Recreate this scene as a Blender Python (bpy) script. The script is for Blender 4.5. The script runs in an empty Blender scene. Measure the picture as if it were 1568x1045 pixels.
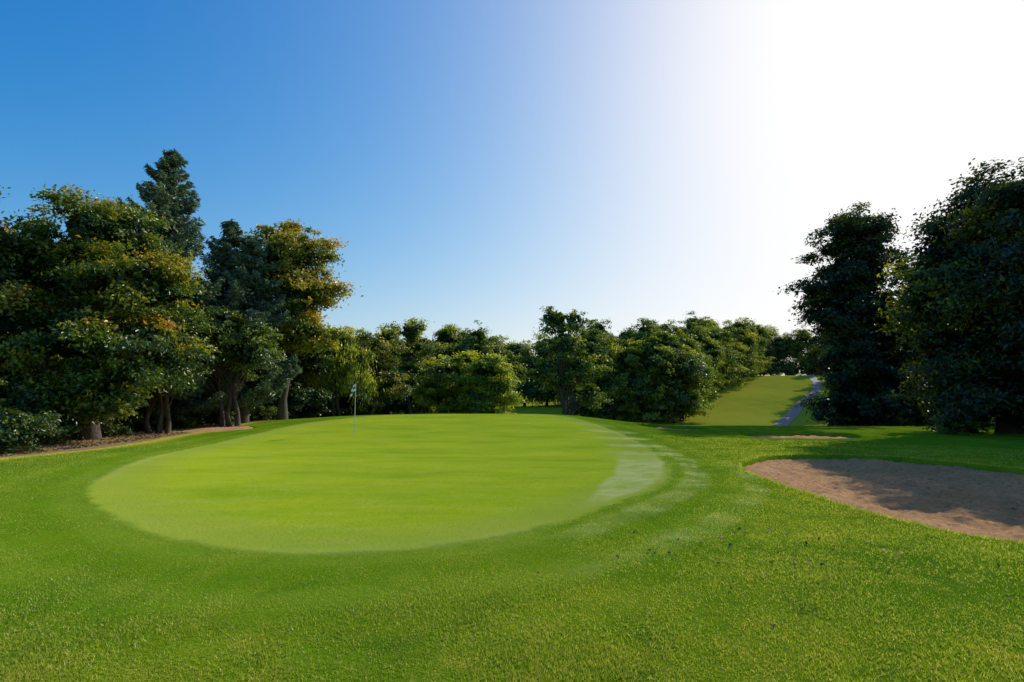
import bpy, math
import numpy as np
from mathutils import Vector
rng = np.random.default_rng(7)
S = bpy.context.scene
COL = S.collection
SUN_AZ, SUN_EL = math.radians(47), math.radians(32)

# ------------------------------------------------------------ helpers
def sm(v, a, b):
    t = np.clip((v - a) / (b - a), 0, 1)
    return t * t * (3 - 2 * t)

def nz(x, y, f, seed=0):
    r = np.random.default_rng(1000 + seed)
    o = 0
    for i in range(6):
        a = r.uniform(0, math.tau); k = f * r.uniform(0.6, 1.7)
        p = r.uniform(0, math.tau)
        o = o + np.sin((x * math.cos(a) + y * math.sin(a)) * k + p + 1.3 * np.sin((x * math.sin(a) - y * math.cos(a)) * k * 0.7 + p * 2))
    return o / 6 * 1.6

def spline(pts, n=6):
    P = np.array(pts, float); out = []
    m = len(P)
    for i in range(m):
        p0, p1, p2, p3 = P[i - 1], P[i], P[(i + 1) % m], P[(i + 2) % m]
        for k in range(n):
            t = k / n
            out.append(0.5 * ((2 * p1) + (-p0 + p2) * t + (2 * p0 - 5 * p1 + 4 * p2 - p3) * t * t + (-p0 + 3 * p1 - 3 * p2 + p3) * t ** 3))
    return np.array(out)

def sdist(poly, x, y):
    d = np.full(x.shape, 1e9); ins = np.zeros(x.shape, bool)
    m = len(poly)
    for i in range(m):
        ax, ay = poly[i]; bx, by = poly[(i + 1) % m]
        ex, ey = bx - ax, by - ay
        wx, wy = x - ax, y - ay
        t = np.clip((wx * ex + wy * ey) / (ex * ex + ey * ey), 0, 1)
        d = np.minimum(d, (wx - ex * t) ** 2 + (wy - ey * t) ** 2)
        c = ((ay > y) != (by > y))
        if abs(ey) > 1e-9:
            ins ^= c & (x < ex * (y - ay) / ey + ax)
    d = np.sqrt(d)
    return np.where(ins, -d, d)

def sd_box(poly, x, y, pad=6.0):
    lo = poly.min(0) - pad; hi = poly.max(0) + pad
    out = np.full(x.shape, pad)
    m = (x > lo[0]) & (x < hi[0]) & (y > lo[1]) & (y < hi[1])
    if m.any():
        out[m] = np.minimum(sdist(poly, x[m], y[m]), pad)
    return out

GREEN = spline([(-2.6, 6.1), (-1.5, 6.05), (-.5, 6.4), (.6, 7.4), (1.8, 9.1), (2.9, 11), (3.6, 13.4), (4.3, 17), (4.8, 22), (4.6, 28),
                (3, 34), (-2, 37), (-7, 36), (-10.4, 31), (-11.2, 25), (-10.9, 20), (-9.9, 15.3), (-8.1, 11.3), (-6.4, 8.9), (-4.2, 6.9)], 5)
BUNK = [spline([(5.7, 14.3), (5.1, 12.6), (5.0, 11), (4.95, 9.0), (5.1, 7.4), (5.6, 6.3), (7, 5.4), (9.5, 5.0), (12.2, 6.4), (14, 9.3),
                (13.3, 12), (11.9, 13.3), (11.4, 14.9), (10.6, 16.5), (9, 17.1), (7.2, 16.2)], 6),
        spline([(-12.8, 28.4), (-14.0, 27.0), (-15.8, 27.0), (-16.6, 28.5), (-16.0, 30.0), (-14.2, 30.0)], 5),
        spline([(10.0, 26.0), (11.2, 24.7), (13.4, 24.4), (15.2, 25.0), (15.2, 26.4), (12.8, 27.0), (11.0, 26.9)], 5),
        spline([(6.4, 31.0), (7.4, 29.8), (9.2, 29.4), (10.4, 30.4), (9.6, 31.6), (7.6, 32.0)], 5)]

def base_z(x, y):
    w = np.where(x > -2, 9.0, 14.0)
    dome = 0.75 * sm(y, 19, 38) * (1 - sm(y, 40, 58)) * np.exp(-np.clip(np.abs(x + 2) / w, 0, 3) ** 4)
    val = -2.6 * sm(y, 34, 62) * sm(x, -34, -10)
    hillR = np.where(y > 70, 0.137 * np.clip(y - 70, 0, 76), 0)
    hillR = hillR - 0.6 * sm(y, 138, 165)
    hillL = 2.9 * sm(y, 60, 92) + 2.5 * sm(y, 100, 220)
    k = sm(x, 2, 24)
    far = hillL * (1 - k) * sm(x, -60, -20) + hillR * k
    und = 0.05 * nz(x, y, 0.25, 1) + 0.02 * nz(x, y, 0.9, 2)
    und = und + 0.25 * nz(x, y, 0.06, 3) * sm(y, 50, 90)
    return dome + val + far + und

def terrain(x, y, full=False):
    z = base_z(x, y)
    ds = []
    for i, b in enumerate(BUNK):
        d = sd_box(b, x, y)
        ds.append(d)
        lip = 0.05 if i == 0 else (.12 if i > 1 else 0)
        far = 1.0 if i == 0 else sm(y - b[:, 1].mean(), -1, .6)
        z = z + lip * far * np.exp(-(np.clip(d, 0, 9) / 0.5) ** 2) * (d >= 0) * sm(y, 8, 14)
        z = z + lip * far * (d < 0) * sm(y, 8, 14)
        z = z - 0.75 * sm(-d, 0.0, 0.22)
    if full:
        return z, np.min(ds, axis=0)
    return z

def tz(x, y):
    return float(terrain(np.array([float(x)]), np.array([float(y)]))[0])

def build(name, V, F, mats, mi=None, attrs=None, smooth=False, link=True, nside=4):
    me = bpy.data.meshes.new(name)
    V = np.asarray(V, np.float32); F = np.asarray(F, np.int32)
    me.vertices.add(len(V)); me.vertices.foreach_set("co", V.ravel())
    me.loops.add(F.size); me.loops.foreach_set("vertex_index", F.ravel())
    me.polygons.add(len(F))
    me.polygons.foreach_set("loop_start", np.arange(0, F.size, nside, dtype=np.int32))
    me.polygons.foreach_set("loop_total", np.full(len(F), nside, dtype=np.int32))
    for m in mats: me.materials.append(m)
    if mi is not None: me.polygons.foreach_set("material_index", np.asarray(mi, np.int32))
    sa = np.zeros(len(F), bool)
    if smooth is True: sa[:] = True
    elif smooth is not False: sa = np.asarray(smooth, bool)
    me.polygons.foreach_set("use_smooth", sa)
    if attrs:
        for k, (dom, arr) in attrs.items():
            a = me.attributes.new(k, 'FLOAT', dom)
            a.data.foreach_set("value", np.asarray(arr, np.float32))
    me.update(calc_edges=True)
    ob = bpy.data.objects.new(name, me)
    if link: COL.objects.link(ob)
    return ob

# ------------------------------------------------------------ node helpers
def newmat(name):
    m = bpy.data.materials.new(name); m.use_nodes = True
    nt = m.node_tree; nt.nodes.clear()
    out = nt.nodes.new('ShaderNodeOutputMaterial')
    return m, nt, out
def N(nt, t):
    return nt.nodes.new(t)
def ramp(nt, src, stops, interp='LINEAR'):
    r = nt.nodes.new('ShaderNodeValToRGB'); r.color_ramp.interpolation = interp
    e = r.color_ramp.elements
    while len(e) > 1: e.remove(e[-1])
    e[0].position = stops[0][0]; e[0].color = (*stops[0][1], 1)
    for p, c in stops[1:]:
        q = e.new(p); q.color = (*c, 1)
    nt.links.new(src, r.inputs[0]); return r.outputs[0]
def mix(nt, f, a, b, bt='MIX'):
    m = nt.nodes.new('ShaderNodeMix'); m.data_type = 'RGBA'; m.blend_type = bt
    for idx, v in ((0, f), (6, a), (7, b)):
        if isinstance(v, (int, float)): m.inputs[idx].default_value = v
        elif isinstance(v, tuple): m.inputs[idx].default_value = (*v, 1)
        else: nt.links.new(v, m.inputs[idx])
    return m.outputs[2]
def math_(nt, op, a, b=None, c=None):
    m = nt.nodes.new('ShaderNodeMath'); m.operation = op
    for i, v in enumerate((a, b, c)):
        if v is None: continue
        if isinstance(v, (int, float)): m.inputs[i].default_value = v
        else: nt.links.new(v, m.inputs[i])
    return m.outputs[0]
def sstep(nt, v, a, b):
    m = nt.nodes.new('ShaderNodeMapRange'); m.interpolation_type = 'SMOOTHSTEP'
    m.inputs['From Min'].default_value = a; m.inputs['From Max'].default_value = b
    nt.links.new(v, m.inputs['Value']); return m.outputs['Result']
def noise(nt, pos, scale, detail=4, rough=0.55, stretch=None):
    n = nt.nodes.new('ShaderNodeTexNoise'); n.inputs['Scale'].default_value = scale
    n.inputs['Detail'].default_value = detail; n.inputs['Roughness'].default_value = rough
    if stretch:
        mp = nt.nodes.new('ShaderNodeMapping'); mp.inputs['Scale'].default_value = stretch[0]
        mp.inputs['Rotation'].default_value = (0, 0, stretch[1])
        nt.links.new(pos, mp.inputs[0]); pos = mp.outputs[0]
    nt.links.new(pos, n.inputs['Vector']); return n.outputs['Fac']
def attr(nt, name):
    a = nt.nodes.new('ShaderNodeAttribute'); a.attribute_name = name; return a.outputs['Fac']

def turf_colour(nt):
    pos = N(nt, 'ShaderNodeNewGeometry').outputs['Position']
    dg, dry_sunlit, nap_sheen = attr(nt, 'dg'), attr(nt, 'dry_sunlit'), attr(nt, 'nap_sheen')
    n1 = noise(nt, pos, 0.30, 5); n2 = noise(nt, pos, 1.9, 5, .65); n3 = noise(nt, pos, 22, 3, .6); n4 = noise(nt, pos, 90, 2, .6)
    rough = ramp(nt, n1, [(0.32, (.105, .22, .006)), (0.5, (.175, .28, .008)), (0.68, (.27, .335, .014))])
    rough = mix(nt, math_(nt, 'MULTIPLY', sstep(nt, n2, .5, .74), .75), rough, (.33, .36, .035))
    rough = mix(nt, math_(nt, 'MULTIPLY', sstep(nt, n2, .48, .25), .85), rough, (.06, .155, .006))
    rough = mix(nt, math_(nt, 'MULTIPLY', sstep(nt, n3, .54, .76), .75), rough, (.44, .41, .11))
    rough = mix(nt, math_(nt, 'MULTIPLY', sstep(nt, n4, .5, .32), .75), rough, (.03, .08, .005))
    # faint mower passes that follow the green round
    mow = math_(nt, 'SINE', math_(nt, 'ADD', math_(nt, 'MULTIPLY', dg, 3.3), math_(nt, 'MULTIPLY', n1, 5.0)))
    rough = mix(nt, math_(nt, 'MULTIPLY', sstep(nt, mow, -.4, .6), .2), rough, (.09, .20, .006))
    # putting surface
    g1 = noise(nt, pos, 0.42, 5, .6, ((.6, 1.3, 1), .5)); g2 = noise(nt, pos, 60, 3, .6); g3 = noise(nt, pos, 1.6, 4, .6, ((.5, 1.3, 1), -.5))
    g4 = noise(nt, pos, 9, 4, .65)
    grn = ramp(nt, g1, [(0.3, (.25, .38, .010)), (0.48, (.36, .46, .012)), (0.72, (.47, .53, .022))])
    grn = mix(nt, math_(nt, 'MULTIPLY', sstep(nt, g3, .45, .7), .45), grn, (.46, .50, .06))
    grn = mix(nt, math_(nt, 'MULTIPLY', sstep(nt, g4, .5, .3), .45), grn, (.20, .33, .012))
    grn = mix(nt, math_(nt, 'MULTIPLY', sstep(nt, g2, .4, .8), .35), grn, (.52, .54, .12))
    dgn = math_(nt, 'ADD', dg, math_(nt, 'MULTIPLY', math_(nt, 'SUBTRACT', n2, .5), .5))
    rim = math_(nt, 'MULTIPLY', sstep(nt, dgn, -1.5, -.4), .5)
    grn = mix(nt, rim, grn, (.32, .38, .06))
    ring = math_(nt, 'SINE', math_(nt, 'MULTIPLY', dgn, 5.6))
    rm = math_(nt, 'MULTIPLY', math_(nt, 'ADD', ring, 1.0), math_(nt, 'MULTIPLY', n1, 1.0))
    fr = mix(nt, sstep(nt, rm, .2, 1.1), (.13, .26, .006), (.215, .335, .022))
    fr = mix(nt, .5, fr, rough)
    c = mix(nt, sstep(nt, dgn, .9, 3.0), fr, rough)
    c = mix(nt, sstep(nt, dgn, .10, -.10), c, grn)
    nap_sheen_n = math_(nt, 'MULTIPLY', nap_sheen, sstep(nt, math_(nt, 'ADD', n2, math_(nt, 'MULTIPLY', n3, .3)), .38, .78))
    c = mix(nt, math_(nt, 'MULTIPLY', nap_sheen_n, 1.25), c, (.58, .60, .22))  # pale sheen of the mown strips, painted as colour
    c = mix(nt, math_(nt, 'MULTIPLY', dry_sunlit, 1.1), c, (.56, .50, .06))  # straw tone at the wood edge; on the hill, sunlight painted into the turf
    dn = math_(nt, 'ADD', dry_sunlit, math_(nt, 'MULTIPLY', math_(nt, 'SUBTRACT', n2, .5), .5))
    c = mix(nt, sstep(nt, dn, .76, .88), c, mix(nt, n3, (.22, .145, .06), (.40, .29, .14)))
    return c, pos, n3, n4

# ------------------------------------------------------------ materials
m_ground, nt, out = newmat("turf")
c, pos, n3, n4 = turf_colour(nt)
bs = N(nt, 'ShaderNodeBsdfDiffuse'); bs.inputs['Roughness'].default_value = .6
nt.links.new(c, bs.inputs['Color'])
bf = noise(nt, pos, 130, 3, .7)
bsum = math_(nt, 'ADD', math_(nt, 'MULTIPLY', bf, .6), n3)
bp = N(nt, 'ShaderNodeBump'); bp.inputs['Distance'].default_value = .03; bp.inputs['Strength'].default_value = .5
nt.links.new(bsum, bp.inputs['Height']); nt.links.new(bp.outputs[0], bs.inputs['Normal'])
nt.links.new(bs.outputs[0], out.inputs[0])

m_blade, nt, out = newmat("grass_blade")
c, pos, n3, n4 = turf_colour(nt)
tint = attr(nt, 'tint')
c = mix(nt, math_(nt, 'MULTIPLY', tint, .7), c, (.50, .48, .14))
d = N(nt, 'ShaderNodeBsdfDiffuse'); t = N(nt, 'ShaderNodeBsdfTranslucent'); g = N(nt, 'ShaderNodeBsdfGlossy'); g.inputs['Roughness'].default_value = .45
c2 = mix(nt, 1.0, c, (1.5, 1.33, .9), 'MULTIPLY')
nt.links.new(c2, d.inputs[0]); nt.links.new(c2, t.inputs[0])
mx = N(nt, 'ShaderNodeMixShader'); mx.inputs[0].default_value = .5
nt.links.new(d.outputs[0], mx.inputs[1]); nt.links.new(t.outputs[0], mx.inputs[2])
mx2 = N(nt, 'ShaderNodeMixShader'); mx2.inputs[0].default_value = .02
nt.links.new(mx.outputs[0], mx2.inputs[1]); nt.links.new(g.outputs[0], mx2.inputs[2])
nt.links.new(mx2.outputs[0], out.inputs[0])

def leafmat(name, stops, tr=.30, gl=.05, trmul=(1.6, 1.45, .5), mul=1.0):
    m, nt, out = newmat(name)
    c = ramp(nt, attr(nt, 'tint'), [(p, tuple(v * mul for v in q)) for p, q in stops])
    d = N(nt, 'ShaderNodeBsdfDiffuse'); t = N(nt, 'ShaderNodeBsdfTranslucent'); g = N(nt, 'ShaderNodeBsdfGlossy')
    g.inputs['Roughness'].default_value = .4
    nt.links.new(c, d.inputs[0]); nt.links.new(mix(nt, 1.0, c, trmul, 'MULTIPLY'), t.inputs[0])
    mx = N(nt, 'ShaderNodeMixShader'); mx.inputs[0].default_value = tr
    nt.links.new(d.outputs[0], mx.inputs[1]); nt.links.new(t.outputs[0], mx.inputs[2])
    mx2 = N(nt, 'ShaderNodeMixShader'); mx2.inputs[0].default_value = gl
    nt.links.new(mx.outputs[0], mx2.inputs[1]); nt.links.new(g.outputs[0], mx2.inputs[2])
    nt.links.new(mx2.outputs[0], out.inputs[0])
    return m
L_maple = leafmat("maple_leaf", [(0, (.012, .032, .005)), (.35, (.045, .09, .007)), (.58, (.13, .18, .010)), (.8, (.29, .24, .014)), (1, (.38, .19, .02))], mul=1.2, tr=.36)
L_dark = leafmat("dark_leaf", [(0, (.009, .026, .006)), (.5, (.037, .078, .010)), (1, (.15, .21, .02))], mul=1.2)
L_conif = leafmat("conifer_needle", [(0, (.022, .042, .025)), (.5, (.055, .092, .055)), (1, (.17, .22, .14))], tr=.15, mul=1.5)
L_gold = leafmat("turning_leaf", [(0, (.016, .036, .005)), (.35, (.07, .11, .010)), (.62, (.24, .22, .016)), (1, (.46, .28, .022))], mul=1.35, tr=.36)
L_light = leafmat("light_leaf", [(0, (.03, .06, .007)), (.5, (.13, .18, .012)), (1, (.34, .35, .03))], tr=.45, mul=1.6)
L_mid = leafmat("mid_leaf", [(0, (.015, .038, .006)), (.5, (.07, .115, .012)), (1, (.24, .26, .025))], tr=.42, mul=1.5)
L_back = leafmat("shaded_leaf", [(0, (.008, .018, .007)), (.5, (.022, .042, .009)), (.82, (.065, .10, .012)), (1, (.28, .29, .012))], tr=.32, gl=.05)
m_bark, nt, out = newmat("bark")
pos = N(nt, 'ShaderNodeNewGeometry').outputs['Position']
nn = noise(nt, pos, 6, 6, .7, ((3, 3, .5), 0))
bs = N(nt, 'ShaderNodeBsdfPrincipled'); bs.inputs['Roughness'].default_value = .9
nt.links.new(ramp(nt, nn, [(.3, (.03, .023, .017)), (.7, (.12, .095, .07))]), bs.inputs['Base Color'])
bp = N(nt, 'ShaderNodeBump'); bp.inputs['Distance'].default_value = .05
nt.links.new(nn, bp.inputs['Height']); nt.links.new(bp.outputs[0], bs.inputs['Normal']); nt.links.new(bs.outputs[0], out.inputs[0])

m_sand, nt, out = newmat("bunker_sand")
pos = N(nt, 'ShaderNodeNewGeometry').outputs['Position']
s1 = noise(nt, pos, 1.2, 5, .6); s2 = noise(nt, pos, 11, 6, .72); s3 = noise(nt, pos, 120, 2, .6)
c = ramp(nt, s1, [(.3, (.50, .275, .13)), (.7, (.68, .40, .21))])
c = mix(nt, math_(nt, 'MULTIPLY', sstep(nt, s2, .53, .34), .75), c, (.25, .13, .06))
c = mix(nt, math_(nt, 'MULTIPLY', sstep(nt, s3, .5, .7), .5), c, (.74, .50, .29))
bs = N(nt, 'ShaderNodeBsdfDiffuse')
nt.links.new(c, bs.inputs['Color'])
bp = N(nt, 'ShaderNodeBump'); bp.inputs['Distance'].default_value = .12; bp.inputs['Strength'].default_value = 1
nt.links.new(math_(nt, 'ADD', s2, math_(nt, 'MULTIPLY', s3, .25)), bp.inputs['Height']); nt.links.new(bp.outputs[0], bs.inputs['Normal'])
nt.links.new(bs.outputs[0], out.inputs[0])

def simple(name, col, rough=.6, noisy=0):
    m, nt, out = newmat(name)
    bs = N(nt, 'ShaderNodeBsdfPrincipled'); bs.inputs['Roughness'].default_value = rough
    pos = N(nt, 'ShaderNodeNewGeometry').outputs['Position']
    n = noise(nt, pos, noisy, 4, .6)
    nt.links.new(ramp(nt, n, [(.3, tuple(v * .7 for v in col)), (.7, tuple(min(1, v * 1.25) for v in col))]), bs.inputs['Base Color'])
    nt.links.new(bs.outputs[0], out.inputs[0]); return m
m_asph = simple("path_asphalt", (.18, .185, .19), .95, 3)
m_white = simple("flag_white", (.8, .8, .8), .6, 8)
m_black = simple("flag_black", (.03, .03, .035), .6, 8)
m_pole = simple("pole_paint", (.5, .5, .45), .35, 5)
m_litter = simple("dead_leaf", (.19, .11, .05), .8, 30)

# ------------------------------------------------------------ ground sheet
xs = np.concatenate([np.linspace(-1500, -100, 14, endpoint=False), np.linspace(-100, -25, 60, endpoint=False), np.linspace(-25, -6, 150, endpoint=False),
                     np.linspace(-6, 15.5, 300, endpoint=False), np.linspace(15.5, 30, 80, endpoint=False), np.linspace(30, 120, 110, endpoint=False), np.linspace(120, 1500, 16)])
ys = np.concatenate([np.linspace(-80, -5, 12, endpoint=False), np.linspace(-5, 3, 40, endpoint=False), np.linspace(3, 18.5, 215, endpoint=False),
                     np.linspace(18.5, 45, 190, endpoint=False), np.linspace(45, 160, 170, endpoint=False), np.linspace(160, 2600, 22)])
X, Y = np.meshgrid(xs, ys)

def masks(x, y):
    dg = sd_box(GREEN, x, y, 8.0)
    w = nz(x, y, 2.3, 5) * .12
    dry_sunlit = sm(-(x + 14.0 + 0.05 * (y - 16) + .5 * nz(x, y, .5, 6)), -.8, .5) * sm(y, 6, 12) * (1 - sm(y, 60, 75))
    dry_sunlit = np.maximum(dry_sunlit, sm(x, -20, 22) * (0.47 + .12 * nz(x, y, .12, 44)) * sm(y, 55, 75))  # far turf and hill: sunlit yellow put into the colour
    dw = dg + .09 * nz(x, y, 1.3, 8) + .03 * nz(x, y, 7, 61)
    seg = sm(y + .3 * x, 8.2, 10.8) * (1 - sm(y, 14.5, 18)) * (x > 0.4)
    inner = -1.25 + .75 * (1 - sm(y, 8.5, 12))          # the strip tapers towards the front
    cres = sm(dw - inner, 0, .15) * (1 - sm(dw, -.2, -.08)) * seg * .6
    brk = sm(np.sin((x * .6 + y) * 3.4 + 4 * w + 3 * dg), -.4, .4) * (.5 + .5 * sm(nz(x, y, .9, 62), -.6, .5))
    right = sm(x, -2.2, .8)
    ring1 = sm(dw, .25, .35) * (1 - sm(dw, .7, .82)) * sm(y, 5.6, 7.6) * (1 - sm(y, 16, 24)) * right * (.25 + .75 * brk) * .42
    ring2 = sm(dw, 1.3, 1.42) * (1 - sm(dw, 1.65, 1.8)) * sm(y, 4.6, 6.6) * (1 - sm(y, 11, 17)) * right * (1 - .85 * brk) * .20
    far = sm(dw, -1.8, -.8) * (1 - sm(dw, .2, 1.0)) * sm(y, 15, 18) * (1 - sm(y, 27, 31)) * (x > 2) * sm(np.sin(y * 2.1 + x * .6 + w), .0, .7) * .5
    lr = sm(dw, -.35, -.15) * (1 - sm(dw, .0, .15)) * sm(nz(x, y, .6, 53), -.4, .5) * .16
    nap_sheen = np.clip(cres + ring1 + ring2 + far + lr, 0, 1) * (1 + .35 * nz(x, y, 3, 9))  # strips where mown grass would reflect light, used as a colour mask
    return dg, dry_sunlit, np.clip(nap_sheen, 0, 1)

Z, DB = terrain(X, Y, True)
DG, DRY_SUNLIT, NAP_SHEEN = masks(X, Y)
ny, nx = X.shape
idx = np.arange(ny * nx).reshape(ny, nx)
F = np.stack([idx[:-1, :-1], idx[:-1, 1:], idx[1:, 1:], idx[1:, :-1]], -1).reshape(-1, 4)
build("ground", np.stack([X, Y, Z], -1).reshape(-1, 3), F, [m_ground], smooth=True,
      attrs={'dg': ('POINT', DG.ravel()), 'dry_sunlit': ('POINT', DRY_SUNLIT.ravel()), 'nap_sheen': ('POINT', NAP_SHEEN.ravel())})

# ------------------------------------------------------------ bunkers
def sand(poly, st, flat=False):
    lo = poly.min(0) - .3; hi = poly.max(0) + .3
    gx = np.arange(lo[0], hi[0], st); gy = np.arange(lo[1], hi[1], st)
    x, y = np.meshgrid(gx, gy)
    d = sdist(poly, x, y)
    z = base_z(x, y) - .07 - .16 * sm(-d, 0, 1.8) + .022 * nz(x, y, 6, 11) + .02 * nz(x, y, 13, 12) + .025 * nz(x, y, 2.2, 13) + .01 * rng.normal(size=x.shape)
    if flat: z = base_z(x, y) - .02 + .02 * nz(x, y, 3, 13) + .05 * sm(y, 27, 30) * sm(-d, 0, .5)
    idx = np.arange(x.size).reshape(x.shape)
    f = np.stack([idx[:-1, :-1], idx[:-1, 1:], idx[1:, 1:], idx[1:, :-1]], -1).reshape(-1, 4)
    dd = d.ravel()[f].min(1)
    f = f[dd < .1]
    u, inv = np.unique(f, return_inverse=True)
    V = np.stack([x, y, z], -1).reshape(-1, 3)[u]
    build("sand_bunker", V, inv.reshape(-1, 4), [m_sand], smooth=True)
for i, b in enumerate(BUNK): sand(b, .06 if i == 0 else .12, i == 1)

# ------------------------------------------------------------ grass blades
def blades():
    n = 950000
    r = 2.2 * (26 / 2.2) ** (rng.random(n) ** .92)
    th = rng.uniform(-1.0, 1.0, n)
    x = r * np.sin(th); y = r * np.cos(th)
    dg, dry_sunlit, nap_sheen = masks(x, y)
    db = np.min([sd_box(b, x, y) for b in BUNK], axis=0)
    patch = np.clip(.8 + .42 * nz(x, y, 2.6, 31) + .35 * nz(x, y, 9, 32), .2, 1)
    k = (dg > .02) & (db > -.03) & (rng.random(n) > dry_sunlit * .9) & (rng.random(n) < patch)
    x, y, r, dg, dry_sunlit, nap_sheen, db = [a[k] for a in (x, y, r, dg, dry_sunlit, nap_sheen, db)]
    n = len(x)
    z = terrain(x, y)
    h = rng.uniform(.009, .026, n) * (.85 + .35 * nz(x, y, 3, 20)) * (.40 + .60 * sm(dg, .2, 2.8))
    h *= 1 + 1.2 * (db < .15) * (db < 5)
    w = (.0016 + .00052 * r) * rng.uniform(.7, 1.3, n)
    h = h * (1 + .02 * r)
    a = rng.uniform(0, math.tau, n); lean = rng.uniform(.2, 1.1, n) * h; la = rng.uniform(0, math.tau, n)
    V = np.zeros((n, 3, 3), np.float32)
    V[:, 0] = np.stack([x - np.cos(a) * w, y - np.sin(a) * w, z - .003], -1)
    V[:, 1] = np.stack([x + np.cos(a) * w, y + np.sin(a) * w, z - .003], -1)
    V[:, 2] = np.stack([x + np.cos(la) * lean, y + np.sin(la) * lean, z + h], -1)
    rep = lambda q: np.repeat(q, 3)
    build("grass", V.reshape(-1, 3), np.arange(n * 3).reshape(-1, 3), [m_blade], nside=3,
          attrs={'dg': ('POINT', rep(dg)), 'dry_sunlit': ('POINT', rep(dry_sunlit)), 'nap_sheen': ('POINT', rep(nap_sheen)), 'tint': ('POINT', rep(rng.random(n) ** 3))})
blades()

# ------------------------------------------------------------ vegetation
class Acc:
    def __init__(s): s.V = []; s.F = []; s.M = []; s.T = []; s.n = 0
    def add(s, V, F, m, t):
        s.V.append(np.asarray(V, np.float32)); s.F.append(np.asarray(F) + s.n); s.n += len(V)
        s.M.append(np.full(len(F), m)); s.T.append(np.broadcast_to(t, (len(F),)).astype(np.float32))
    def leaves(s, c, nrm, size, asp, tint, m=1, axis=None):
        n = len(c)
        nrm = nrm / (np.linalg.norm(nrm, axis=1, keepdims=True) + 1e-6)
        r = rng.normal(size=(n, 3)) if axis is None else axis + .25 * rng.normal(size=(n, 3))
        t = r - nrm * np.sum(r * nrm, 1, keepdims=True); t /= np.linalg.norm(t, axis=1, keepdims=True) + 1e-6
        b = np.cross(nrm, t); sz = size[:, None]
        V = np.stack([c - t * sz, c + b * sz * asp + nrm * sz * .2 + t * sz * .1, c + t * sz, c - b * sz * asp + nrm * sz * .2 + t * sz * .1], 1).reshape(-1, 3)
        s.add(V, np.arange(n * 4).reshape(-1, 4), m, np.clip(tint, 0, 1))
    def tube(s, P, R, k=7):
        P = np.asarray(P, float); m = len(P); rings = []
        for i in range(m):
            d = P[min(i + 1, m - 1)] - P[max(i - 1, 0)]; d /= np.linalg.norm(d) + 1e-9
            u = np.cross(d, (0.3, 1, .1)); u /= np.linalg.norm(u) + 1e-9; v = np.cross(d, u)
            a = np.arange(k) / k * math.tau
            rings.append(P[i] + R[i] * (np.cos(a)[:, None] * u + np.sin(a)[:, None] * v))
        V = np.concatenate(rings); F = []
        for i in range(m - 1):
            for j in range(k): F.append((i * k + j, i * k + (j + 1) % k, (i + 1) * k + (j + 1) % k, (i + 1) * k + j))
        s.add(V, F, 0, 0.)
    def finish(s, name, leaf):
        return build(name, np.concatenate(s.V), np.concatenate(s.F), [m_bark, leaf], mi=np.concatenate(s.M),
                     attrs={'tint': ('FACE', np.concatenate(s.T))}, smooth=np.concatenate(s.M) == 0)

def crown(A, cen, rad, ncl, per, crad, ls, asp=.55, base_t=.4, top_t=0., side_t=0., droop=0., shell=.45, rag=.92, core=.12):
    """leafy lobe: clumps grouped into boughs of unequal reach, so the outline is ragged and has gaps"""
    cen = np.array(cen, float); rad = np.array(rad, float)
    u = rng.normal(size=(ncl, 3)); u /= np.linalg.norm(u, axis=1, keepdims=True)
    nb = 15
    bd = rng.normal(size=(nb, 3)); bd /= np.linalg.norm(bd, axis=1, keepdims=True)
    reach = 1 + rag * rng.uniform(-.34, .24, nb)
    dt = u @ bd.T; bi = dt.argmax(1); near = dt.max(1)
    u = u + bd[bi] * .4 * rag; u /= np.linalg.norm(u, axis=1, keepdims=True)
    rho = shell + (1 - shell) * rng.random(ncl) ** .6
    rho = rho * reach[bi] * (.86 + .14 * near)
    P = cen + u * rad * rho[:, None]
    cs = crad * rng.uniform(.4, 1.25, ncl)
    k = np.maximum(4, (per * rng.uniform(.5, 1.4, ncl) * np.clip(cs / crad, .5, 1.3) ** 1.5)).astype(int)
    ii = np.repeat(np.arange(ncl), k); n = len(ii)
    g = rng.normal(size=(n, 3)) * .38; g[:, 2] *= .5
    sp_ = np.abs(rng.normal(size=n)) * .42
    c = P[ii] + g * cs[ii][:, None] + (u[ii] * np.array([1, 1, .3])) * (sp_ * cs[ii])[:, None]
    c[:, 2] -= .3 * sp_ * cs[ii] + droop * rng.random(n) * cs[ii] * 1.6
    nr = .6 * u[ii] + np.array([0, 0, .6]) + .55 * rng.normal(size=(n, 3))
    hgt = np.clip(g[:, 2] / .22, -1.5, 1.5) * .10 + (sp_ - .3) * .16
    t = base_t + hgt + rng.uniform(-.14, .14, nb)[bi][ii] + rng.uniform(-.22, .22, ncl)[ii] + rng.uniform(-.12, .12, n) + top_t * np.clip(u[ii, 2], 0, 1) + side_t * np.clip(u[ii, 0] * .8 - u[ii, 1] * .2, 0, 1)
    ax = None
    if droop > .5: ax = np.tile(np.array([0, 0, -1.]), (n, 1)); nr[:, 2] *= .2
    A.leaves(c, nr, ls * rng.uniform(.6, 1.4, n), asp, t, 1, ax)
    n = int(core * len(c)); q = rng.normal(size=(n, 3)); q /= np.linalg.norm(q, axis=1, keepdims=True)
    A.leaves(cen + q * rad * (.62 * rng.random(n) ** .4)[:, None], rng.normal(size=(n, 3)), ls * 2.1 * rng.uniform(.7, 1.2, n), .7, np.full(n, .02) + .1 * rng.random(n), 1)  # inner leaves in the darkest tint: shade inside the crown put into colour
    return P

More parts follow.
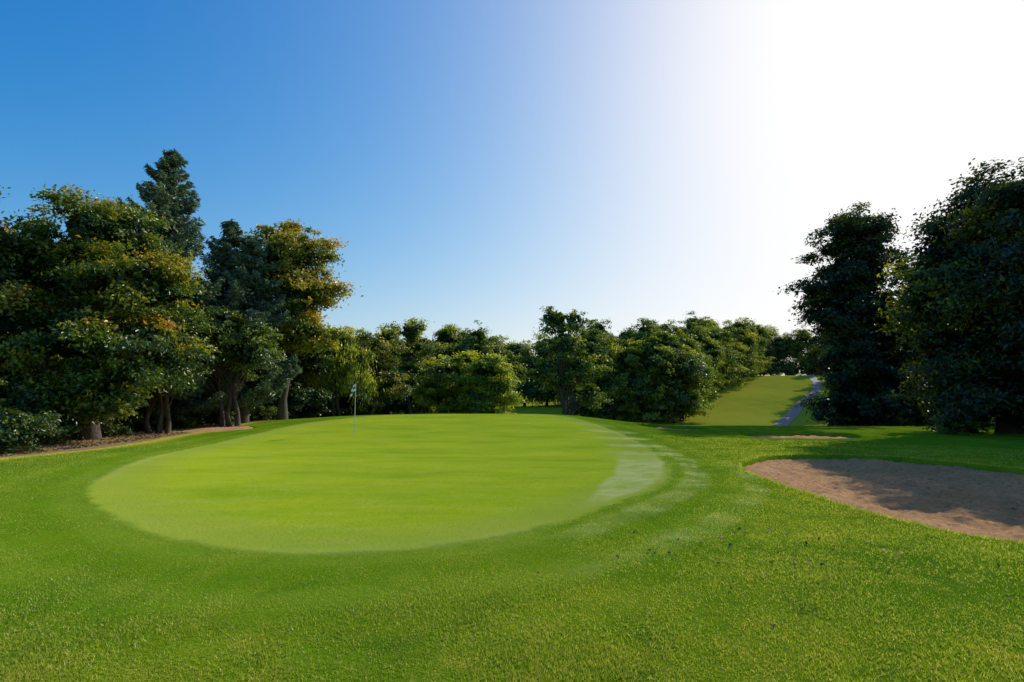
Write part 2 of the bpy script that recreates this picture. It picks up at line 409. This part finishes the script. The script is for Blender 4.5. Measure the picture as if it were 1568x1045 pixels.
def limb(A, a, b, r0, r1, n=6, wob=.12, k=5):
    a = np.array(a, float); b = np.array(b, float); L = np.linalg.norm(b - a)
    t = np.linspace(0, 1, n)[:, None]
    P = a + (b - a) * t; P[:, 2] += .12 * L * np.sin(t[:, 0] * math.pi)
    P[1:-1] += rng.normal(size=(n - 2, 3)) * wob * L / n
    A.tube(P, r0 + (r1 - r0) * t[:, 0], k)

def tree(name, x, y, H, lobes, leaf, tr=.2, dens=1., crad=.75, ls=.1, per=130, asp=.55, kw=None, stems=1, A=None, lift=0., nl=34):
    own = A is None
    if own: A = Acc()
    z0 = tz(x, y) + lift
    allP = []
    for l in lobes:
        k = dict(kw or {})
        if len(l) > 7: k.update(l[7])
        allP.append(crown(A, (x + l[0], y + l[1], z0 + l[2]), l[3:6], int(l[6] * dens), per, crad, ls, asp, **k))
    P = np.concatenate(allP)
    for s_ in range(stems):
        a0 = rng.uniform(0, 6.28); off = .35 * s_
        top = np.array([x + .05 * H * math.cos(a0) + off, y + .03 * H * math.sin(a0), z0 + H * .86])
        bx = np.array([x + off * 1.2, y, z0 - .15])
        t = np.linspace(0, 1, 9)[:, None]
        T = bx + (top - bx) * t; T[1:-1, :2] += rng.normal(size=(7, 2)) * .012 * H
        R = tr * (1 - t[:, 0]) ** .8 + .02; R[0] *= 1.5
        A.tube(T, R, 9)
        for i in rng.choice(len(P), min(len(P), nl), replace=False):
            h = np.clip((P[i, 2] - z0) / H * rng.uniform(.45, .8), .12, .8)
            j = h * 8; q = T[int(j)] + (T[min(int(j) + 1, 8)] - T[int(j)]) * (j - int(j))
            limb(A, q, P[i], tr * .38 * (1.1 - h), .015)
    if own: return A.finish(name, leaf)

def conifer(name, x, y, H, R, leaf, n_wh=34, zlo=1.0, ls=.13, A=None, sparse=1.):
    own = A is None
    if own: A = Acc()
    z0 = tz(x, y)
    t = np.linspace(0, 1, 8)
    A.tube(np.stack([x + 0 * t, y + 0 * t, z0 - .2 + t * (H + .1)], -1), .26 * (1 - t) + .015, 8)
    for i in range(n_wh):
        f = (i + rng.random() * .6) / n_wh
        z = zlo + (H - zlo) * f
        rr = R * ((1 - f) ** .8) * (1 - .2 * math.exp(-f * 8)) + .12
        nb = max(5, int((11 - 4 * f) * sparse))
        for b in range(nb):
            a = rng.uniform(0, math.tau); L = rr * rng.uniform(.45, 1.3)
            m = 7; s = np.linspace(0, 1, m)
            bx = x + np.cos(a) * L * s; by = y + np.sin(a) * L * s
            bz = z0 + z + L * (.22 * s - .42 * s ** 2 + .40 * s ** 4 + .22 * (f > .5) * s)
            A.tube(np.stack([bx, by, bz], -1), .035 * (1 - s) + .008, 4)
            n = int(80 * L + 45)
            q = rng.random(n) ** .7
            wd = .30 * L * (1 - q) + .17
            off = rng.normal(size=n) * wd * .6
            cx = np.interp(q, s, bx) - np.sin(a) * off; cy = np.interp(q, s, by) + np.cos(a) * off
            cz = np.interp(q, s, bz) - np.abs(off) * .3 - rng.random(n) * .22
            ax = np.stack([np.cos(a) + .8 * np.sign(off) * -np.sin(a), np.sin(a) + .8 * np.sign(off) * np.cos(a), -.2 + 0 * off], -1)
            nr = np.array([0, 0, .6]) + .8 * rng.normal(size=(n, 3)) + .6 * np.array([math.cos(a), math.sin(a), 0])
            A.leaves(np.stack([cx, cy, cz], -1), nr, ls * rng.uniform(.7, 1.3, n), .28, .45 + rng.uniform(-.2, .2) + rng.uniform(-.2, .2, n) + .45 * (q - .5), 1, ax)
    if own: return A.finish(name, leaf)

# ---- left wood edge
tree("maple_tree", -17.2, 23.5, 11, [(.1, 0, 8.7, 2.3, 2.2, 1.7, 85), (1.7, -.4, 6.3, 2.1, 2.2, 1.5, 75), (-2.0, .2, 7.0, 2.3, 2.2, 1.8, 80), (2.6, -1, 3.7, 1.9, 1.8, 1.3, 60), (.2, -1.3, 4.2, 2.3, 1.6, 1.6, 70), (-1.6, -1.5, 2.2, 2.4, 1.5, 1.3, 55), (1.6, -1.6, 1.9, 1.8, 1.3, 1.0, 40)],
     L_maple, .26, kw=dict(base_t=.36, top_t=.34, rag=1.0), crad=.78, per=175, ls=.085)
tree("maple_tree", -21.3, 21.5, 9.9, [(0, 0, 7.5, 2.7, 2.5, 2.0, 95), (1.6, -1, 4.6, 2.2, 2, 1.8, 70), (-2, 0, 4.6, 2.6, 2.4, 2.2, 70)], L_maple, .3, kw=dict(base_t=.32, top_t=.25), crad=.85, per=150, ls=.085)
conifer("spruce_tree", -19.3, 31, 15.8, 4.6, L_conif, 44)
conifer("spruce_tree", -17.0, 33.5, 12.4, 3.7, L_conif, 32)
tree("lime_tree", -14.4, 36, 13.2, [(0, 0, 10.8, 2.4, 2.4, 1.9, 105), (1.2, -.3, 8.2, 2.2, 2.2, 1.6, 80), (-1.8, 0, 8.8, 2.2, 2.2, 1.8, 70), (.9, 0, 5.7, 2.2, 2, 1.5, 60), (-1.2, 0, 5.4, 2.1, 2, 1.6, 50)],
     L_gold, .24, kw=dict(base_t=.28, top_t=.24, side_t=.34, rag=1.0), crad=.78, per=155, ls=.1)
conifer("fir_tree", -15.4, 33, 11.0, 3.0, L_conif, 28, zlo=1.8)
tree("ash_tree", -15.4, 30.5, 7.2, [(0, 0, 5.2, 2.0, 1.8, 1.5, 60), (1.5, -.3, 4.0, 1.6, 1.4, 1.2, 40), (-1.4, -.3, 4.2, 1.6, 1.4, 1.3, 35)], L_dark, .10, kw=dict(base_t=.6, top_t=.25), crad=.65, per=125, ls=.08, stems=3)
tree("elder_tree", -17.0, 27, 6.4, [(0, 0, 4.5, 2.0, 1.8, 1.7, 60), (1.4, -.5, 3.4, 1.5, 1.3, 1.2, 40)], L_dark, .09, kw=dict(base_t=.5, top_t=.2), crad=.65, per=125, ls=.08, stems=3)
tree("willow_tree", -14.0, 45, 8.6, [(0, 0, 6.4, 2.2, 2, 1.6, 60), (-1.2, 0, 5, 1.8, 1.6, 1.6, 40), (1.5, 0, 4.8, 1.8, 1.6, 1.7, 50)], L_light, .12, kw=dict(base_t=.5, top_t=.2, droop=1.0, side_t=.2), crad=.8, per=110, ls=.14, asp=.2, stems=2)
tree("birch_tree", -11.4, 47, 8.4, [(0, 0, 6.2, 1.7, 1.6, 1.8, 55), (.9, 0, 4.0, 1.7, 1.4, 1.5, 45)], L_gold, .10, kw=dict(base_t=.22, side_t=.3), crad=.7, per=100, ls=.11)
tree("alder_tree", -9.2, 52, 11, [(-.1, 0, 9.6, 1.5, 1.4, 1.2, 28), (-1.1, 0, 7.9, 1.6, 1.5, 1.0, 28), (1.2, 0, 8.1, 1.4, 1.3, 1.1, 24), (.2, 0, 5.9, 2.2, 1.8, 1.2, 44)], L_mid, .15, kw=dict(base_t=.6, top_t=.2, rag=1.1), crad=.7, per=80, ls=.11)
tree("hawthorn_tree", -6.0, 55, 9.0, [(0, 0, 6.7, 2.4, 2.2, 1.8, 85), (-1.6, 0, 4.5, 2.0, 2, 1.7, 55), (1.4, 0, 4.2, 2, 2, 1.7, 55), (0, -.5, 2.0, 2.6, 1.8, 1.5, 50)], L_light, .2, kw=dict(base_t=.38, top_t=.3, rag=1.1), crad=.8, per=115, ls=.12)
tree("hawthorn_tree", -2.4, 54, 8.8, [(0, 0, 6.7, 2.0, 2, 1.7, 75), (1.1, 0, 4.5, 1.9, 2, 1.8, 60), (-.9, -.3, 3.8, 1.9, 1.8, 1.7, 55), (.6, -.5, 1.9, 2.1, 1.6, 1.4, 45)], L_light, .2, kw=dict(base_t=.42, top_t=.3, rag=1.1), crad=.8, per=115, ls=.12)
tree("field_maple_tree", 4.5, 50, 11.8, [(-.8, 0, 10.1, 1.4, 1.4, 1.1, 26), (1.0, 0, 9.8, 1.2, 1.3, 1.3, 22), (0, 0, 7.9, 2.1, 1.8, 1.3, 40), (1.7, 0, 5.9, 1.8, 1.6, 1.2, 36), (-1.5, 0, 5.6, 1.3, 1.3, 1.3, 26), (2.4, 0, 3.5, 1.2, 1.2, 1.3, 26), (-.2, 0, 4.6, 1.4, 1.4, 1.1, 22)],
     L_mid, .24, kw=dict(base_t=.4, top_t=.15, rag=1.1), crad=.65, per=75, ls=.11, stems=2, nl=44)
# ---- right side
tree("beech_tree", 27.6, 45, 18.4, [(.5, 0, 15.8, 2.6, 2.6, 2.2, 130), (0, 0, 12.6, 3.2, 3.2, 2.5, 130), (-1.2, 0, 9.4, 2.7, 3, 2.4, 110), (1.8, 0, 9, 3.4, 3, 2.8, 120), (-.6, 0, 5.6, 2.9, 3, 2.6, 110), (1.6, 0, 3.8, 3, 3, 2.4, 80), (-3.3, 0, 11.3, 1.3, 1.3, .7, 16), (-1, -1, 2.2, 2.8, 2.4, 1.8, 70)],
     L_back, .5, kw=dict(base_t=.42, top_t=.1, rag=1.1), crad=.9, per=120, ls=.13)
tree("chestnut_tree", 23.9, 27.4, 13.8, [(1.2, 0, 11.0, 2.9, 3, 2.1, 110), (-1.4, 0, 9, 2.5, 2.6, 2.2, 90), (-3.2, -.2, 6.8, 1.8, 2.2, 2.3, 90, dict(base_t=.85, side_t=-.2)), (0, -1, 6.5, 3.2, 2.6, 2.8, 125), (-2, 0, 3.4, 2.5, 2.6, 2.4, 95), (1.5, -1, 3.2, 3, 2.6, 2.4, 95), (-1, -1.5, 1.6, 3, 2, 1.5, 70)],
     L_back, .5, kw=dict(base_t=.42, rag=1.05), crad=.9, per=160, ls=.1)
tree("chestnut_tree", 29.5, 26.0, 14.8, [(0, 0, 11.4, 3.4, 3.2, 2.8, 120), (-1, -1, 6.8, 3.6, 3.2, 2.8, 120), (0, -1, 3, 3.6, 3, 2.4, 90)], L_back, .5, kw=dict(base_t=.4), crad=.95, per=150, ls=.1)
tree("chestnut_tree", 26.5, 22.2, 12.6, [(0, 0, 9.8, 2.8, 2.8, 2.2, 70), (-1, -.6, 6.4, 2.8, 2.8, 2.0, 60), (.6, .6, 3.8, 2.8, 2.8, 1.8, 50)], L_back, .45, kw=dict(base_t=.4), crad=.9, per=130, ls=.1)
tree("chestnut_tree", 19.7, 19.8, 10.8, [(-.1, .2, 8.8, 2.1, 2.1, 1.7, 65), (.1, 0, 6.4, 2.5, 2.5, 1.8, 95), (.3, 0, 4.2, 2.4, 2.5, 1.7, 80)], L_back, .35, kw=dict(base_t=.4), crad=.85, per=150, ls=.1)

def woods(name, spots, leaf, ls=.17, per=75, bt=.42, tt=.3):
    A = Acc()
    for (x, y, H, w) in spots:
        H = H * rng.uniform(.88, 1.12)
        lob = [(rng.uniform(-.3, .3) * w, 0, H * .76, w * rng.uniform(.45, .65), w * .6, H * .2, int(13 * w)), (w * .5, rng.uniform(-.3, .3) * w, H * rng.uniform(.45, .66), w * .62, w * .6, H * .2, int(13 * w)),
               (-w * .5, rng.uniform(-.4, .2) * w, H * rng.uniform(.42, .62), w * .62, w * .6, H * .2, int(13 * w)), (0, -.3 * w, H * .24, w * .95, w * .75, H * .22, int(16 * w))]
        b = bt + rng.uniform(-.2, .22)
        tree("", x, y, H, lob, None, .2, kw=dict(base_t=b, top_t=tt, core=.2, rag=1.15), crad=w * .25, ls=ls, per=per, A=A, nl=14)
    return A.finish(name, leaf)

# wood behind the left edge
sp = []
for i in range(15):
    y = 24 + i * 2.6; sp.append((-24.5 - rng.uniform(0, 3) + .25 * (y - 24), y, rng.uniform(7.5, 9.5), rng.uniform(2.8, 3.6)))
for (x, y) in [(-19.5, 38), (-16.5, 42), (-22, 34), (-18, 48), (-16, 53), (-13, 58), (-9.5, 60), (-20, 28)]:
    sp.append((x, y, rng.uniform(6, 7.8), rng.uniform(2.4, 3)))
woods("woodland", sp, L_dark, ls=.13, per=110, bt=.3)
# far woods in the middle
sp = []
for x in np.linspace(-42, -3, 16):
    sp.append((x + rng.uniform(-1, 1), 74 + rng.uniform(-5, 5), rng.uniform(11.4, 13), rng.uniform(3.6, 4.6)))
for x in np.linspace(-12, 24, 11):
    sp.append((x + rng.uniform(-1, 1), 102 + rng.uniform(-4, 5), rng.uniform(12, 13.5), rng.uniform(4.4, 5.4)))
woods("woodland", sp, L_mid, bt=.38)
# wood beside the hill fairway
sp = []
for i in range(8):
    sp.append((9.5 + i * 2.0, 75 + i * .6 + rng.uniform(-2, 2), rng.uniform(12, 13.2), rng.uniform(3.6, 4.4)))
for i in range(12):
    f = i / 11; sp.append((20 + 43.5 * f + rng.uniform(-1, 1), 80 + 70 * f, rng.uniform(11.6, 13) + 2 * f, rng.uniform(4, 4.6)))
for i in range(10):
    f = i / 9; sp.append((12 + 44 * f + rng.uniform(-2, 2), 94 + 66 * f, rng.uniform(13, 15) + 2.5 * f, rng.uniform(4, 5)))
for i in range(9):
    sp.append((64 + i * 5 + rng.uniform(-1, 1), 176 + rng.uniform(-5, 6), rng.uniform(15, 18.5), rng.uniform(4.4, 5.4)))
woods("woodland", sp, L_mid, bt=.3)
# trees right of the hill and behind the big right-hand trees
sp = [(66, 110, 19, 4), (73, 121, 18, 4), (55, 93, 17, 3.6), (80, 134, 17, 4), (82, 150, 13, 3), (60, 101, 16, 3.6), (86, 140, 15, 4), (95, 150, 15, 5)]
sp += [(35, 42, 11, 3.8), (40, 40, 12, 4), (34, 52, 11, 3.6), (40, 56, 13, 4), (46, 50, 13, 4), (48, 66, 14, 4), (44, 74, 11, 3.4), (36, 33, 12, 4), (42, 31, 12, 4), (52, 44, 13, 4.5), (54, 82, 12, 3.5)]
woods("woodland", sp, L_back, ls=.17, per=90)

def bush(name, x, y, w, h, leaf, n=40, ls=.07, bt=.5):
    A = Acc(); z0 = tz(x, y)
    P = crown(A, (x, y, z0 + h * .45), (w, w * .8, h * .55), n, 110, .4, ls, .5, base_t=bt, top_t=.25)
    for i in range(10): limb(A, (x + rng.uniform(-.2, .2), y, z0 - .05), P[i], .03, .008, 4)
    A.finish(name, leaf)
bush("bush", -15.8, 17.6, 1.4, 1.6, L_dark, 70, .06, .5)
bush("bush", -17.8, 18.3, 1.7, 2.3, L_dark, 70, .06, .6)
bush("bush", -17.0, 21.0, 1.3, 1.6, L_dark, 50, .06)
bush("bush", -19.8, 19, 2, 3, L_dark, 80, .07)
for (x, y, w, h) in [(-18, 25, 1.2, 1.2), (-19.5, 27.5, 1.6, 1.7), (-18.2, 30, 1.3, 1.1), (-19, 33, 1.6, 1.6), (-18, 36, 1.4, 1.3), (-16.5, 38, 1.2, 1.0)]:
    bush("bush", x, y, w, h, L_dark, 36, .07)
bush("bush", 20.2, 26.4, .6, 1.0, L_mid, 20, .06, .6)
for (x, y, w, h) in [(25, 25.8, 1.8, 1.8), (22.2, 28, 1.4, 1.6), (28.5, 25, 1.6, 2), (26.5, 40, 2.4, 3), (30, 38, 2.6, 3.4)]:
    bush("bush", x, y, w, h, L_back, 50, .08)

def litter():
    A = Acc(); n = 9000
    y = rng.uniform(14, 44, n); x = -14.4 - .05 * (y - 16) - rng.random(n) ** 1.4 * 7
    z = terrain(x, y) + .01 + rng.random(n) * .03
    A.leaves(np.stack([x, y, z], -1), np.array([0, 0, 1.]) + .4 * rng.normal(size=(n, 3)), rng.uniform(.03, .07, n), .6, rng.random(n), 0)
    n = 130
    x = rng.normal(2.6, .9, n); y = rng.normal(5.9, .8, n)
    z = terrain(x, y) + .025
    A.leaves(np.stack([x, y, z], -1), np.array([0, 0, 1.]) + .5 * rng.normal(size=(n, 3)), rng.uniform(.01, .03, n), .6, rng.random(n), 0)
    build("fallen_leaves", np.concatenate(A.V), np.concatenate(A.F), [m_litter])
litter()

# ------------------------------------------------------------ path on the hill
def path():
    C = spline([(30.5, 66), (33.5, 72.5), (41, 84), (50, 98), (60, 113), (68, 127), (73, 138), (80, 150), (100, 165), (40, 10), (30, 50)], 8)[:64]
    d = np.gradient(C, axis=0); d /= np.linalg.norm(d, axis=1, keepdims=True); nrm = np.stack([-d[:, 1], d[:, 0]], -1)
    V = []; K = 5
    for i in range(len(C)):
        for j in range(K):
            o = (j / (K - 1) - .5) * 1.6
            p = C[i] + nrm[i] * o; V.append((p[0], p[1], tz(*p) + .06))
    F = [(i * K + j, i * K + j + 1, (i + 1) * K + j + 1, (i + 1) * K + j) for i in range(len(C) - 1) for j in range(K - 1)]
    build("path", V, F, [m_asph], smooth=True)
path()

# ------------------------------------------------------------ flagstick
def flag():
    x, y = -6.85, 25.0; z = tz(x, y)
    root = bpy.data.objects.new("golf_flagstick", None); COL.objects.link(root); root.location = (x, y, z)
    A = Acc(); A.tube([(0, 0, -.1), (0, 0, .9), (0, 0, 1.9), (0, 0, 2.2), (0, 0, 2.215)], [.016, .015, .014, .014, .004], 10)
    p = build("pole", np.concatenate(A.V), np.concatenate(A.F), [m_pole], smooth=True); p.parent = root
    A = Acc(); A.tube([(0, 0, 2.2), (0, 0, 2.225), (0, 0, 2.25)], [.02, .026, .01], 10)
    p = build("finial", np.concatenate(A.V), np.concatenate(A.F), [m_black], smooth=True); p.parent = root
    nu, nv = 25, 21; V = []
    for j in range(nv):
        v = j / (nv - 1)
        for i in range(nu):
            u = i / (nu - 1)
            X_ = -.012 - .22 * u * (.75 + .25 * v) + .012 * math.sin(u * 9)
            Y_ = .045 * math.sin(u * 8 + v * 2) * u
            Z_ = 2.18 - .42 * v - .14 * u ** 1.3 + .02 * math.sin(u * 7) * v
            V.append((X_, Y_, Z_))
    F = []; M = []
    for j in range(nv - 1):
        for i in range(nu - 1):
            F.append((j * nu + i, j * nu + i + 1, (j + 1) * nu + i + 1, (j + 1) * nu + i)); M.append((i // 12 + j // 5) % 2)
    p = build("flag_cloth", V, F, [m_white, m_black], mi=M, smooth=True); p.parent = root
    a = np.arange(24) / 24 * math.tau
    V = np.concatenate([np.stack([r * np.cos(a), r * np.sin(a), np.full(24, zz)], -1) for r, zz in ((.054, -.12), (.054, .004), (.062, .004))])
    F = [(k * 24 + i, k * 24 + (i + 1) % 24, (k + 1) * 24 + (i + 1) % 24, (k + 1) * 24 + i) for k in range(2) for i in range(24)]
    p = build("cup", V, F, [m_white]); p.parent = root
flag()

# ------------------------------------------------------------ light, sky, camera
w = bpy.data.worlds.new("World"); S.world = w; w.use_nodes = True
nt = w.node_tree; bg = nt.nodes['Background']
sky = nt.nodes.new('ShaderNodeTexSky'); sky.sky_type = 'NISHITA'; sky.sun_disc = False
sky.sun_elevation = SUN_EL; sky.sun_rotation = SUN_AZ; sky.air_density = 1.0; sky.dust_density = 2.2; sky.ozone_density = 3.5; sky.altitude = 0
hs = nt.nodes.new('ShaderNodeHueSaturation'); hs.inputs['Saturation'].default_value = 1.45; hs.inputs['Value'].default_value = 1.08
hs.inputs['Hue'].default_value = .508
gm = nt.nodes.new('ShaderNodeGamma'); gm.inputs['Gamma'].default_value = 1.1
nt.links.new(sky.outputs[0], hs.inputs['Color']); nt.links.new(hs.outputs[0], gm.inputs[0])
# film-like shoulder so the bright haze round the sun rolls off instead of clipping
sep = nt.nodes.new('ShaderNodeSeparateColor'); cmb = nt.nodes.new('ShaderNodeCombineColor')
nt.links.new(gm.outputs[0], sep.inputs[0])
for i in range(3):
    e = math_(nt, 'EXPONENT', math_(nt, 'MULTIPLY', sep.outputs[i], -.15 * 1.55))
    nt.links.new(math_(nt, 'MULTIPLY', math_(nt, 'SUBTRACT', 1.0, e), 1.04 / .15), cmb.inputs[i])
nt.links.new(cmb.outputs[0], bg.inputs[0]); bg.inputs[1].default_value = .15
sl = bpy.data.lights.new("sun", 'SUN'); sl.energy = 5; sl.angle = math.radians(.53); sl.color = (1, .93, .80)
so = bpy.data.objects.new("sun", sl); COL.objects.link(so)
v = Vector((math.sin(SUN_AZ) * math.cos(SUN_EL), math.cos(SUN_AZ) * math.cos(SUN_EL), math.sin(SUN_EL)))
so.rotation_euler = v.to_track_quat('Z', 'Y').to_euler(); so.location = (40, 40, 60)
cd = bpy.data.cameras.new("camera"); cd.lens = 20; cd.sensor_width = 36; cd.clip_end = 6000; cd.clip_start = .05
co = bpy.data.objects.new("camera", cd); COL.objects.link(co)
co.location = (0, 0, 1.6); co.rotation_euler = (math.radians(90 + 5.9), 0, 0)
S.camera = co
S.view_settings.view_transform = 'Standard'; S.view_settings.look = 'None'; S.view_settings.exposure = 0
